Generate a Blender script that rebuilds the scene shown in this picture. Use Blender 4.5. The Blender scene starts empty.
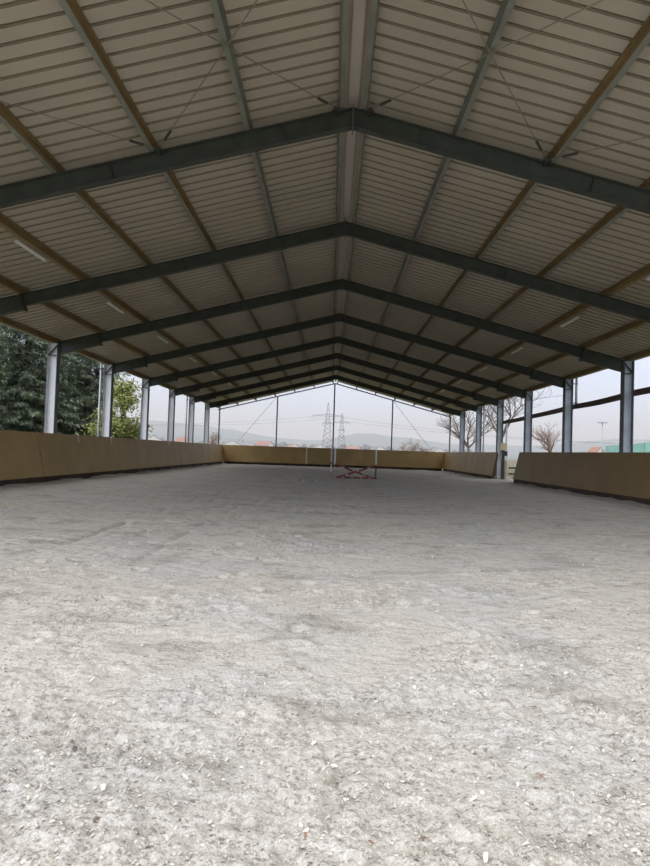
import bpy, bmesh, math, random
import numpy as np
from mathutils import Vector, Matrix

random.seed(7)
rng = np.random.default_rng(11)
sc = bpy.context.scene
COL = sc.collection

# ------------------------------------------------------------------ camera
CX, CH, F = -0.21, 1.38, 632.0
def make_camera():
    y = Vector((6, -19, -F)).normalized()            # world +Y in camera axes (right, up, back)
    th = 0.033
    z = Vector((math.sin(th), math.cos(th), 0))
    z = (z - y * z.dot(y)).normalized()
    x = y.cross(z)
    R = Matrix((x, y, z))                             # rows: world axes in camera axes
    cam = bpy.data.cameras.new('camera')
    cam.sensor_fit = 'VERTICAL'; cam.sensor_height = 36.0
    cam.lens = F / 866 * 36.0
    cam.clip_start = 0.05; cam.clip_end = 6000
    o = bpy.data.objects.new('camera', cam); COL.objects.link(o)
    o.matrix_world = Matrix.Translation((CX, 0, CH)) @ R.to_4x4()
    sc.camera = o
    return R
RC = make_camera()
def at(px, py, d):
    """world point at depth y = d that the picture shows at px, py"""
    v = RC @ Vector((px - 325, 433 - py, -F))
    return Vector((CX, 0, CH)) + v * (d / v.y)

# ------------------------------------------------------------------ materials
def mat(name, col, rough=0.6, metal=0.0, var=0.12, scale=6.0, bump=0.0, bscale=40.0, stretch=None, col2=None):
    m = bpy.data.materials.new(name); m.use_nodes = True
    nt = m.node_tree; b = nt.nodes['Principled BSDF']
    b.inputs['Roughness'].default_value = rough
    b.inputs['Metallic'].default_value = metal
    tc = nt.nodes.new('ShaderNodeTexCoord'); mp = nt.nodes.new('ShaderNodeMapping')
    if stretch: mp.inputs['Scale'].default_value = stretch
    nt.links.new(tc.outputs['Object'], mp.inputs['Vector'])
    n = nt.nodes.new('ShaderNodeTexNoise'); n.inputs['Scale'].default_value = scale; n.inputs['Detail'].default_value = 5
    nt.links.new(mp.outputs['Vector'], n.inputs['Vector'])
    r = nt.nodes.new('ShaderNodeValToRGB')
    a = [max(0, c * (1 - var)) for c in col]; c2 = col2 or [min(1, c * (1 + var)) for c in col]
    r.color_ramp.elements[0].position = 0.3; r.color_ramp.elements[1].position = 0.7
    r.color_ramp.elements[0].color = (*a, 1); r.color_ramp.elements[1].color = (*c2, 1)
    nt.links.new(n.outputs['Fac'], r.inputs['Fac']); nt.links.new(r.outputs['Color'], b.inputs['Base Color'])
    if bump:
        n2 = nt.nodes.new('ShaderNodeTexNoise'); n2.inputs['Scale'].default_value = bscale; n2.inputs['Detail'].default_value = 6
        nt.links.new(mp.outputs['Vector'], n2.inputs['Vector'])
        bp = nt.nodes.new('ShaderNodeBump'); bp.inputs['Strength'].default_value = bump; bp.inputs['Distance'].default_value = 0.02
        nt.links.new(n2.outputs['Fac'], bp.inputs['Height']); nt.links.new(bp.outputs['Normal'], b.inputs['Normal'])
    return m

M = {}
M['steel'] = mat('galvanised_steel', (0.050, 0.058, 0.047), 0.55, 0.0, 0.22, 3.0)
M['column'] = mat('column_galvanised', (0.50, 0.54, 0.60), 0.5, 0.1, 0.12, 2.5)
M['column_pale'] = mat('column_lit_galvanised', (0.82, 0.84, 0.87), 0.5, 0.0, 0.07, 2.5)  # left columns' brighter light put into a paler copy of the column colour
M['flange'] = mat('flange_shade_dark_steel', (0.115, 0.125, 0.125), 0.6, 0.1, 0.2, 2.5)  # dark tone paints interior shade onto column flanges; plain steel on apex plate
M['purlin'] = mat('purlin_galvanised', (0.235, 0.24, 0.20), 0.5, 0.1, 0.15, 2.0)
M['olive'] = mat('purlin_olive_brown', (0.245, 0.17, 0.075), 0.55, 0.0, 0.25, 1.5, stretch=(6, 0.6, 6))
M['roof'] = mat('roof_sheet_cream', (0.455, 0.405, 0.32), 0.5, 0.0, 0.07, 0.6)
M['ridge'] = mat('ridge_cap_sheet', (0.60, 0.54, 0.46), 0.5, 0.0, 0.05, 0.8)
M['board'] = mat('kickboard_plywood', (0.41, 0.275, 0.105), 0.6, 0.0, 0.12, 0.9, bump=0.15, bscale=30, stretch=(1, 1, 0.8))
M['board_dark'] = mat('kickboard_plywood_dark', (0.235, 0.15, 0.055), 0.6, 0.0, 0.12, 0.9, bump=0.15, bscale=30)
M['board_pale'] = mat('pale_batten', (0.75, 0.66, 0.42), 0.6)
M['base'] = mat('rotten_base_board', (0.055, 0.035, 0.022), 0.9, 0.0, 0.5, 3.0, bump=0.5, bscale=12)
M['edge'] = mat('board_edge_dark', (0.10, 0.07, 0.04), 0.8)
M['timber'] = mat('dark_brown_timber', (0.085, 0.055, 0.04), 0.75, 0.0, 0.3, 3.0)
M['lamp'] = mat('lamp_diffuser', (0.85, 0.83, 0.80), 0.35, 0.0, 0.02)
M['lampbody'] = mat('lamp_body', (0.45, 0.44, 0.42), 0.5)
M['rod'] = mat('brace_rod_steel', (0.26, 0.235, 0.18), 0.5, 0.2)
M['pipe'] = mat('zinc_pipe', (0.42, 0.46, 0.47), 0.45, 0.2)
M['gable'] = mat('gable_steel', (0.17, 0.18, 0.19), 0.6, 0.2)
M['white'] = mat('white_paint', (0.78, 0.78, 0.76), 0.5, 0.0, 0.04)
M['red'] = mat('red_paint', (0.22, 0.05, 0.04), 0.5, 0.0, 0.1)
M['cream'] = mat('cream_box', (0.70, 0.58, 0.38), 0.6, 0.0, 0.05)
M['dark'] = mat('dark_metal', (0.035, 0.035, 0.04), 0.6)
M['wood'] = mat('weathered_wood', (0.42, 0.35, 0.27), 0.8, 0.0, 0.2, 4.0)
M['concrete'] = mat('concrete', (0.58, 0.55, 0.49), 0.85, 0.0, 0.1, 5.0)
M['bark'] = mat('bark', (0.11, 0.085, 0.07), 0.9, 0.0, 0.3, 4.0)
M['barebark'] = mat('bare_branch_bark', (0.17, 0.145, 0.13), 0.9, 0.0, 0.2, 4.0)
M['twig'] = mat('reddish_twig', (0.25, 0.17, 0.13), 0.9, 0.0, 0.2, 4.0)
M['needle'] = mat('spruce_needle', (0.15, 0.20, 0.13), 0.8, 0.0, 0.3, 0.7, col2=(0.35, 0.42, 0.29))
M['leaf'] = mat('yellow_green_leaf', (0.20, 0.25, 0.06), 0.6, 0.0, 0.4, 1.5, col2=(0.42, 0.45, 0.14))
M['grass'] = mat('meadow', (0.10, 0.13, 0.045), 0.95, 0.0, 0.3, 0.08, col2=(0.22, 0.19, 0.10))
M['hill'] = mat('wooded_hill', (0.07, 0.10, 0.085), 0.95, 0.0, 0.3, 0.01)
M['woods'] = mat('far_woods', (0.14, 0.115, 0.09), 0.95, 0.0, 0.3, 0.05)
M['house'] = mat('house_render', (0.80, 0.78, 0.73), 0.8, 0.0, 0.04)
M['tile'] = mat('roof_tiles', (0.36, 0.17, 0.12), 0.8, 0.0, 0.15)
M['slate'] = mat('roof_slates', (0.24, 0.23, 0.24), 0.8, 0.0, 0.15)
M['pylon'] = mat('pylon_steel', (0.23, 0.25, 0.27), 0.6, 0.2)
M['teal'] = mat('turquoise_screen_fabric', (0.24, 0.50, 0.45), 0.7, 0.0, 0.1, 0.5)

# ------------------------------------------------------------------ mesh helpers
class MB:
    def __init__(s): s.v = []; s.f = []; s.mi = []
    def add(s, vs, fs, mi=0):
        b = len(s.v); s.v += [tuple(v) for v in vs]; s.f += [tuple(b + i for i in f) for f in fs]; s.mi += [mi] * len(fs)
    def box(s, lo, hi, mi=0):
        x0, y0, z0 = lo; x1, y1, z1 = hi
        s.add([(x0,y0,z0),(x1,y0,z0),(x1,y1,z0),(x0,y1,z0),(x0,y0,z1),(x1,y0,z1),(x1,y1,z1),(x0,y1,z1)],
              [(0,3,2,1),(4,5,6,7),(0,1,5,4),(1,2,6,5),(2,3,7,6),(3,0,4,7)], mi)
    def prism(s, prof, d, mi=0, fmi=None):
        """closed profile (list of points) extruded by vector d"""
        n = len(prof); d = Vector(d)
        vs = [Vector(p) for p in prof] + [Vector(p) + d for p in prof]
        b = len(s.v); s.v += [tuple(v) for v in vs]
        for i in range(n):
            j = (i + 1) % n
            s.f.append((b+i, b+j, b+n+j, b+n+i)); s.mi.append(fmi[i] if fmi else mi)
        s.f.append(tuple(b+i for i in range(n-1, -1, -1))); s.mi.append(mi)
        s.f.append(tuple(b+n+i for i in range(n))); s.mi.append(mi)
    def tube(s, p0, p1, r0, r1=None, n=8, mi=0, caps=True):
        p0 = Vector(p0); p1 = Vector(p1); r1 = r0 if r1 is None else r1
        d = (p1 - p0)
        if d.length < 1e-6: return
        d.normalize(); a = d.orthogonal().normalized(); c = d.cross(a)
        vs = []
        for p, r in ((p0, r0), (p1, r1)):
            for k in range(n):
                t = 2 * math.pi * k / n; vs.append(p + (a * math.cos(t) + c * math.sin(t)) * r)
        fs = [(k, (k+1) % n, n + (k+1) % n, n + k) for k in range(n)]
        if caps: fs += [tuple(range(n-1, -1, -1)), tuple(range(n, 2*n))]
        s.add(vs, fs, mi)
    def build(s, name, mats, parent=None, smooth=False):
        me = bpy.data.meshes.new(name); me.from_pydata(s.v, [], s.f)
        for m in (mats if isinstance(mats, (list, tuple)) else [mats]): me.materials.append(m)
        me.polygons.foreach_set('material_index', s.mi)
        if smooth: me.polygons.foreach_set('use_smooth', [True] * len(s.f))
        me.update()
        bm = bmesh.new(); bm.from_mesh(me); bmesh.ops.recalc_face_normals(bm, faces=bm.faces); bm.to_mesh(me); bm.free()
        o = bpy.data.objects.new(name, me); COL.objects.link(o)
        if parent: o.parent = parent
        return o

def tag(o, label=None, cat=None, group=None, kind=None):
    if label: o['label'] = label
    if cat: o['category'] = cat
    if group: o['group'] = group
    if kind: o['kind'] = kind
    return o
def empty(name, loc, label, cat, group=None, rz=0):
    o = bpy.data.objects.new(name, None); COL.objects.link(o); o.location = loc; o.rotation_euler.z = rz
    o.empty_display_size = 0.2
    return tag(o, label, cat, group)
def copy_tree(o, parent=None):
    c = o.copy(); COL.objects.link(c)
    if parent: c.parent = parent
    for ch in list(o.children): copy_tree(ch, c)
    return c
def ibeam(mb, p0, p1, up, h, w, tf=0.018, tw=0.012, mi=0, fl=None, plumb=False):
    """I-section from p0 to p1; web lies in the plane of (axis, up); flanges at +-up*h/2"""
    p0 = Vector(p0); p1 = Vector(p1); ax = (p1 - p0).normalized(); up = Vector(up)
    if not plumb: up = (up - ax * up.dot(ax)).normalized()
    sd = ax.cross(up).normalized()
    P = [(-w/2,-h/2),(w/2,-h/2),(w/2,-h/2+tf),(tw/2,-h/2+tf),(tw/2,h/2-tf),(w/2,h/2-tf),(w/2,h/2),(-w/2,h/2),(-w/2,h/2-tf),(-tw/2,h/2-tf),(-tw/2,-h/2+tf),(-w/2,-h/2+tf)]
    n = 12
    vs = [p + sd*a + up*b for p in (p0, p1) for a, b in P]
    fs = [(i, (i+1) % n, n + (i+1) % n, n + i) for i in range(n)]
    for o in (0, n):
        fs += [(o+0,o+1,o+2,o+11),(o+3,o+4,o+9,o+10),(o+8,o+5,o+6,o+7),(o+11,o+2,o+3,o+10),(o+9,o+4,o+5,o+8)]
    mb.add(vs, fs, mi)
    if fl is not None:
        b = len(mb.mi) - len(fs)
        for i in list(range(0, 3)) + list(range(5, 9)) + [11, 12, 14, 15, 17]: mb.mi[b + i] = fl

ORD = ['', 'first', 'second', 'third', 'fourth', 'fifth', 'sixth', 'seventh', 'eighth', 'ninth', 'tenth']
# ------------------------------------------------------------------ hall dimensions
S = 0.257                       # roof slope
ZB, RH = 7.63, 0.37             # underside of rafter at apex, rafter height
COLX = 10.93
zb = lambda x: ZB - S * abs(x)
zt = lambda x: zb(x) + RH + 0.012
PUR = 0.20
zr = lambda x: zt(x) + PUR      # underside of roof sheet
SA = math.atan(S)
YG = lambda n: 6.0 * n
Y0, Y1 = 5.7, 60.7

# ------------------------------------------------------------------ sand floor (setting)
def vnoise(x, y, scale, seed):
    r = np.random.default_rng(seed); T = r.random((256, 256))
    u = x / scale; v = y / scale
    i = np.floor(u).astype(int); j = np.floor(v).astype(int); fu = u - i; fv = v - j
    fu = fu*fu*(3-2*fu); fv = fv*fv*(3-2*fv)
    g = lambda a, b: T[a % 256, b % 256]
    return (g(i,j)*(1-fu)+g(i+1,j)*fu)*(1-fv) + (g(i,j+1)*(1-fu)+g(i+1,j+1)*fu)*fv
prints = [(random.uniform(-4.5, 4.5), random.uniform(1.8, 11), random.uniform(0, 6.28), random.uniform(0.7, 1.2)) for _ in range(90)]
def rough_mask(x, y):
    m = 0.6*vnoise(x, y, 1.1, 3) + 0.4*vnoise(x, y, 0.45, 4)
    m = np.clip((m - 0.40) / 0.22, 0, 1)
    return np.maximum(m, np.clip((3.6 - y + 0.35*np.abs(x)) / 1.6, 0, 1) * 0.9)
def sand_z(x, y):
    m = rough_mask(x, y)
    z = 0.025*(vnoise(x, y, 1.7, 5) - .5) + 0.012*(vnoise(x, y, 0.6, 6) - .5)
    g1 = np.clip((24 - y) / 8, 0, 1); g2 = np.clip((13 - y) / 4, 0, 1); g3 = np.clip((7.5 - y) / 2.5, 0, 1)   # crumbs finer than the mesh are left to the bump
    z = z + (0.16 + 0.84*m) * (0.030*g1*(vnoise(x, y, 0.16, 7) - .5) + 0.034*g2*np.abs(vnoise(x, y, 0.075, 8) - .5) + 0.024*g3*(vnoise(x, y, 0.036, 9) - .5) + 0.012*g3*(vnoise(x, y, 0.018, 14) - .5))
    z = z + 0.045*np.clip((y - 12) / 8, 0, 1) * (np.abs(vnoise(x*0.7, y, 0.8, 15) - .5) - .2)
    z = z + 0.05*(vnoise(x*0.55, y, 0.9, 10) - .5) * np.clip((y - 7) / 10, 0, 1)
    z = z + 0.05 * np.clip((np.abs(x) - 9.5) / 0.5, 0, 1) * (0.2 + 1.6*vnoise(x, y, 0.8, 12)**2)
    for (a, b, t, s) in prints:                                    # hoof prints
        dx = (x - a)*math.cos(t) + (y - b)*math.sin(t); dy = -(x - a)*math.sin(t) + (y - b)*math.cos(t)
        r = np.sqrt((dx/0.07)**2 + (dy/0.085)**2) / s
        z = z - 0.022*np.exp(-r**4) + 0.010*np.exp(-((r - 1.35)/0.3)**2)
    # long curved harrow and wheel tracks further in
    for (cx, cy, R, y0, y1) in ((96.15, 11.9, 100, 7, 20), (97.5, 10, 100, 7, 16), (-95.3, 10, 100, 8, 15), (8, 30, 9, 20, 32), (8, 30, 9.6, 18, 32), (14, 8, 12.4, 10, 22), (14, 8, 11.8, 10, 22)):
        r = np.sqrt((x - cx)**2 + (y - cy)**2)
        z = z - 0.035*np.exp(-((r - R)/0.07)**2) * np.clip((vnoise(x, y, 0.6, 13) - .35)*6, 0, 1) * np.clip((y - y0)/1.5, 0, 1) * np.clip((y1 - y)/1.5, 0, 1) * np.where(np.abs(x) < 9, 1, 0)
    # a tyre track of short diagonal lugs
    for k in range(8):
        a = -1.75 + 0.14*k; b = 4.75 - 0.02*k
        dx = (x - a)*0.8 + (y - b)*0.6; dy = -(x - a)*0.6 + (y - b)*0.8
        z = z - 0.018*np.exp(-(dx/0.14)**4 - (dy/0.028)**2) + 0.012*np.exp(-(dx/0.14)**4 - ((dy - 0.05)/0.025)**2)
    return z
def make_floor():
    ys = [-6.0]
    while ys[-1] < 61.0:
        y = ys[-1]; ys.append(y + (0.35 if y < 1 else max(0.012, 0.0055*y if y < 12 else 0.012*y)))
    xs = list(np.arange(0, 2.2, 0.014)); 
    while xs[-1] < 11.3: xs.append(xs[-1] + min(0.14, 0.014 + 0.011*(xs[-1] - 2.2)))
    xs = np.array([-x for x in xs[:0:-1]] + xs); ys = np.array(ys)
    X, Y = np.meshgrid(xs, ys); Z = sand_z(X, Y)
    nx, ny = len(xs), len(ys)
    v = np.stack([X, Y, Z], -1).reshape(-1, 3)
    idx = np.arange(nx*ny).reshape(ny, nx)
    f = np.stack([idx[:-1,:-1], idx[:-1,1:], idx[1:,1:], idx[1:,:-1]], -1).reshape(-1, 4)
    me = bpy.data.meshes.new('floor')
    me.vertices.add(len(v)); me.vertices.foreach_set('co', v.astype(np.float32).ravel())
    me.loops.add(f.size); me.loops.foreach_set('vertex_index', f.astype(np.int32).ravel())
    me.polygons.add(len(f)); me.polygons.foreach_set('loop_start', np.arange(0, f.size, 4, dtype=np.int32))
    me.polygons.foreach_set('use_smooth', np.ones(len(f), bool))
    me.update(); me.validate()
    m = bpy.data.materials.new('riding_sand'); m.use_nodes = True; nt = m.node_tree; L = nt.links; N = nt.nodes
    b = N['Principled BSDF']; b.inputs['Roughness'].default_value = 0.95
    b.inputs['Specular IOR Level'].default_value = 0.15
    tc = N.new('ShaderNodeTexCoord')
    def noise(scale, detail=4, stretch=None):
        n = N.new('ShaderNodeTexNoise'); n.inputs['Scale'].default_value = scale; n.inputs['Detail'].default_value = detail
        if stretch:
            mp = N.new('ShaderNodeMapping'); mp.inputs['Scale'].default_value = stretch
            L.new(tc.outputs['Object'], mp.inputs['Vector']); L.new(mp.outputs['Vector'], n.inputs['Vector'])
        else: L.new(tc.outputs['Object'], n.inputs['Vector'])
        return n.outputs['Fac']
    def ramp(fac, p0, c0, p1, c1):
        r = N.new('ShaderNodeValToRGB'); e = r.color_ramp.elements
        e[0].position = p0; e[1].position = p1; e[0].color = (*c0, 1); e[1].color = (*c1, 1)
        L.new(fac, r.inputs['Fac']); return r.outputs['Color']
    def mix(fac, a, c, mode='MIX', f=None):
        n = N.new('ShaderNodeMix'); n.data_type = 'RGBA'; n.blend_type = mode
        if fac is not None: L.new(fac, n.inputs[0])
        else: n.inputs[0].default_value = f
        L.new(a, n.inputs[6]); L.new(c, n.inputs[7]); return n.outputs[2]
    base = ramp(noise(0.6, 5), 0.36, (0.565, 0.57, 0.565), 0.52, (0.605, 0.585, 0.545))
    grain = ramp(noise(120, 3), 0.30, (0.78, 0.78, 0.77), 0.70, (1.18, 1.17, 1.15))
    c = mix(None, base, grain, 'MULTIPLY', 1.0)
    clump = ramp(noise(1.3, 6), 0.46, (0, 0, 0), 0.60, (1, 1, 1))
    speck = ramp(noise(42, 4), 0.36, (1, 1, 1), 0.47, (0, 0, 0))
    fl = N.new('ShaderNodeValue'); fl.outputs[0].default_value = 0.25
    cm_ = mix(None, clump, ramp(noise(0.25, 2), 0.3, (.35, .35, .35), 0.7, (.35, .35, .35)), 'LIGHTEN', 1.0)
    sm = mix(None, speck, cm_, 'MULTIPLY', 1.0)
    d1 = N.new('ShaderNodeRGB'); d1.outputs[0].default_value = (0.33, 0.30, 0.26, 1)
    c = mix(sm, c, d1.outputs[0])
    mid = ramp(noise(11, 7), 0.355, (0.62, 0.60, 0.56), 0.44, (1.0, 1.0, 1.0))
    c = mix(None, c, mid, 'MULTIPLY', 0.5)
    dash = ramp(noise(5.5, 8, (0.8, 1.3, 1)), 0.36, (0.62, 0.60, 0.57), 0.43, (1, 1, 1))
    c = mix(None, c, dash, 'MULTIPLY', 0.55)
    dash2 = ramp(noise(1.5, 7, (0.75, 1.1, 1)), 0.37, (0.66, 0.64, 0.61), 0.45, (1.03, 1.03, 1.03))
    c = mix(None, c, dash2, 'MULTIPLY', 0.55)
    vo = N.new('ShaderNodeTexVoronoi'); vo.inputs['Scale'].default_value = 40; L.new(tc.outputs['Object'], vo.inputs['Vector'])
    chipm = ramp(vo.outputs['Distance'], 0.20, (1, 1, 1), 0.30, (0, 0, 0))
    sel = ramp(noise(3.0, 4), 0.48, (0, 0, 0), 0.62, (1, 1, 1))
    chm = mix(None, chipm, sel, 'MULTIPLY', 1.0)
    rgb = N.new('ShaderNodeRGB'); rgb.outputs[0].default_value = (0.80, 0.77, 0.68, 1)
    c = mix(chm, c, rgb.outputs[0])
    L.new(c, b.inputs['Base Color'])
    bp = N.new('ShaderNodeBump'); bp.inputs['Strength'].default_value = 0.55; bp.inputs['Distance'].default_value = 0.02
    L.new(noise(38, 8), bp.inputs['Height'])
    bp2 = N.new('ShaderNodeBump'); bp2.inputs['Strength'].default_value = 0.5; bp2.inputs['Distance'].default_value = 0.08
    L.new(noise(6, 8, (0.8, 1.2, 1)), bp2.inputs['Height']); L.new(bp.outputs['Normal'], bp2.inputs['Normal'])
    L.new(bp2.outputs['Normal'], b.inputs['Normal'])
    me.materials.append(m)
    o = bpy.data.objects.new('floor', me); COL.objects.link(o); tag(o, kind='structure')
make_floor()

def make_chips(n, name, mats, lo, hi, label, seed):
    r = np.random.default_rng(seed)
    y = 1.6 + 12.5 * r.random(n*4)**2.1; x = (r.random(n*4) - .5) * 2 * (0.62*y + 0.5)
    keep = r.random(n*4) < (0.12 + 0.88*rough_mask(x, y))
    x = x[keep][:n]; y = y[keep][:n]; k = len(x)
    z = sand_z(x, y) + 0.003
    a = r.random(k)*6.283; l = lo + (hi - lo)*r.random(k)**2.5; w = l*(0.3 + 0.5*r.random(k)); tz = (r.random(k) - .5)*1.3; t2 = (r.random(k)-.5)*1.3
    ca, sa = np.cos(a), np.sin(a); ux = np.stack([ca, sa, tz], -1)*l[:,None]/2; uy = np.stack([-sa, ca, t2], -1)*w[:,None]/2
    p = np.stack([x, y, z + 0.25*l*np.abs(tz)], -1)
    h = np.zeros((k, 3)); h[:, 2] = 0.18*w
    V = np.stack([p-ux-0.6*uy, p-0.2*ux-uy+h, p+ux-0.5*uy, p+0.9*ux+0.6*uy, p+0.1*ux+uy+h, p-0.9*ux+0.7*uy], 1).reshape(-1, 3)
    b = np.arange(k)*6
    fs = [tuple(q) for q in np.concatenate([np.stack([b, b+1, b+4, b+5], -1), np.stack([b+1, b+2, b+3, b+4], -1)])]
    me = bpy.data.meshes.new(name); me.from_pydata(V.tolist(), [], fs)
    for m in mats: me.materials.append(m)
    mi = r.integers(0, len(mats), k); me.polygons.foreach_set('material_index', np.concatenate([mi, mi]).astype(np.int32))
    me.update()
    o = bpy.data.objects.new(name, me); COL.objects.link(o)
    tag(o, label, 'footing', kind='stuff')
cm = [mat('chip_%d' % i, c, 0.8) for i, c in enumerate([(0.66,0.63,0.56),(0.57,0.54,0.47),(0.47,0.44,0.39),(0.60,0.585,0.55),(0.36,0.33,0.28),(0.54,0.52,0.48)])]
make_chips(60000, 'sand_crumbs', cm, 0.005, 0.021, 'pale crumbs and fibre flakes mixed into the grey riding sand', 21)
make_chips(500, 'bark_scraps', [mat('scrap_dark', (0.16,0.13,0.11), 0.9), mat('scrap_red', (0.30,0.18,0.13), 0.9)], 0.006, 0.03, 'dark scraps scattered over the pale sand', 22)
make_chips(1500, 'wood_shavings', [mat('shaving_pale', (0.78,0.755,0.69), 0.7)], 0.008, 0.036, 'near white shavings scattered over the sand', 23)

# ------------------------------------------------------------------ roof (setting)
def make_roof():
    prof = []                                    # y, rise above the underside
    y = Y0
    while y < Y1 - 0.33:
        prof += [(y, 0), (y + 0.248, 0), (y + 0.212, 0.085), (y + 0.362, 0.085), (y + 0.326, 0)]; y += 0.3333
    prof += [(y, 0)]
    mb = MB()
    for sd in (-1, 1):
        xa, xb = sd*0.18, sd*11.22
        for t in (0, 0.03):
            top = [(xa, y, zr(xa) + h + t) for y, h in prof]; bot = [(xb, y, zr(xb) + h + t) for y, h in prof]
            n = len(prof); mb.add(top + bot, [(i, i+1, n+i+1, n+i) for i in range(n-1)])
        for x in (xa, xb):
            n = len(prof); mb.add([(x, y, zr(x)+h) for y, h in prof] + [(x, y, zr(x)+h+0.03) for y, h in prof], [(i, i+1, n+i+1, n+i) for i in range(n-1)])
    o = mb.build('ceiling', M['roof']); tag(o, kind='structure')
    mb = MB()
    z = zr(0) - 0.05
    mb.box((-0.095, Y0, z), (0.095, Y1, z + 0.012))
    for sd in (-1, 1):
        mb.prism([(0, Y0, zr(0)+0.19), (sd*0.35, Y0, zr(0.35)+0.175), (sd*0.35, Y0, zr(0.35)+0.185), (0, Y0, zr(0)+0.205)], (0, Y1-Y0, 0))
    o = mb.build('trim_1', M['ridge']); tag(o, kind='structure')
    for sd, nm in ((-1, 'trim_2'), (1, 'trim_3')):                # eave gutters
        mb = MB(); x = sd*11.22; z = zr(11.22) + 0.03
        pts = [(x, Y0, z+0.02)] + [(x + sd*(0.08 - 0.08*math.cos(math.pi*k/6)), Y0, z - 0.02 - 0.08*math.sin(math.pi*k/6)) for k in range(7)] + [(x+sd*0.16, Y0, z+0.02)]
        inner = [(p[0]*1.0 + (0.006*sd if i < 4 else -0.006*sd), Y0, p[2] + 0.006) for i, p in enumerate(pts)][::-1]
        mb.prism(pts + inner, (0, Y1-Y0, 0))
        o = mb.build(nm, M['pipe']); tag(o, kind='structure')
make_roof()

# ------------------------------------------------------------------ portal frames
def make_frame():
    r = empty('portal_frame', (0, 0, 0), '', 'steel frame')
    for sd in (-1, 1):
        mb = MB(); ztop = zt(COLX) - 0.01
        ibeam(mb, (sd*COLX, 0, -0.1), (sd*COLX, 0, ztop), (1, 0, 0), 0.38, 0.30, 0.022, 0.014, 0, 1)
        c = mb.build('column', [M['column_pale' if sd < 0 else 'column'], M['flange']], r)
        mb = MB(); mb.box((sd*COLX-0.24, -0.2, -0.02), (sd*COLX+0.24, 0.2, 0.02)); mb.build('base_plate', M['column'], c)
        mb = MB()                                   # knee stiffeners
        zk = zb(COLX-0.19) - 0.08
        for s2 in (-1, 1):
            mb.box((sd*COLX-0.168, min(0.007*s2, 0.135*s2), zk-0.09), (sd*COLX+0.168, max(0.007*s2, 0.135*s2), zk-0.07))
            a = Vector((sd*(COLX-0.165), 0.07*s2, ztop-0.06)); b = Vector((sd*(COLX+0.165), 0.07*s2, zk-0.06))
            mb.prism([a+Vector((0,-0.06,0.008)), a+Vector((0,0.06,0.008)), a+Vector((0,0.06,-0.008)), a+Vector((0,-0.06,-0.008))], b-a)
        mb.build('stiffener', M['steel'], c)
        mid = RH/2*math.cos(SA)
        def P(x): return Vector((sd*x, 0, zb(x) + RH/2))
        mb = MB(); ibeam(mb, P(0.008), P(9.2), (0, 0, 1), RH, 0.17, 0.017, 0.011, plumb=True)
        ra = mb.build('rafter', M['steel'], r)
        mb = MB(); ibeam(mb, P(9.24)-Vector((0,0,0.05)), P(COLX-0.19)-Vector((0,0,0.05)), (0, 0, 1), (RH+0.10)*math.cos(SA), 0.18, 0.018, 0.012)
        mb.build('haunch', M['steel'], r)
        mb = MB(); ax = Vector((sd*math.cos(SA), 0, -math.sin(SA))); up = Vector((sd*math.sin(SA), 0, math.cos(SA)))
        for x in (9.185, 9.22):                     # bolted end plates
            p = P(x) - up*0.05
            mb.prism([p+Vector((0,-0.1,0))+up*0.26, p+Vector((0,0.1,0))+up*0.26, p+Vector((0,0.1,0))-up*0.26, p+Vector((0,-0.1,0))-up*0.26], ax*0.02)
        mb.build('end_plate', M['steel'], r)
        for x in (1.3, 4.6):                        # web stiffeners
            mb = MB(); p = P(x)
            for s2 in (-1, 1):
                mb.prism([p+Vector((0,0.006*s2,0))+up*0.16, p+Vector((0,0.075*s2,0))+up*0.16, p+Vector((0,0.075*s2,0))-up*0.16, p+Vector((0,0.006*s2,0))-up*0.16], ax*0.012)
            mb.build('web_stiffener', M['steel'], ra)
    mb = MB(); mb.box((-0.012, -0.10, ZB - 0.09), (0.012, 0.10, ZB + RH + 0.03)); mb.build('apex_plate', M['flange'], r)
    return r
proto = make_frame()
frames = []
for n in range(2, 10):
    f = proto if n == 2 else copy_tree(proto)
    f.location = (0, YG(n), 0)
    f['group'] = 'portal frames of the hall'
    f['label'] = {2: 'grey steel portal frame nearest the camera, rafters crossing the top of the picture',
                  9: 'dark steel portal frame farthest back, just before the open gable posts'}.get(n, 'grey steel portal frame, %s one back from the camera along the hall' % ORD[n-1])
    frames.append(f)

# brackets for the bracing on the nearest frame
def gusset(x, sd):
    mb = MB(); z = zt(x) - 0.05
    mb.box((sd*x-0.10, -0.16, z), (sd*x+0.10, -0.005, z+0.012)); mb.box((sd*x-0.012, -0.16, z-0.05), (sd*x+0.012, -0.01, z+0.05))
    mb.build('gusset_plate', M['steel'], proto)
for x, sd in ((0.30, -1), (0.30, 1), (3.68, -1), (3.68, 1), (7.38, -1), (7.38, 1)): gusset(x, sd)

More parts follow.
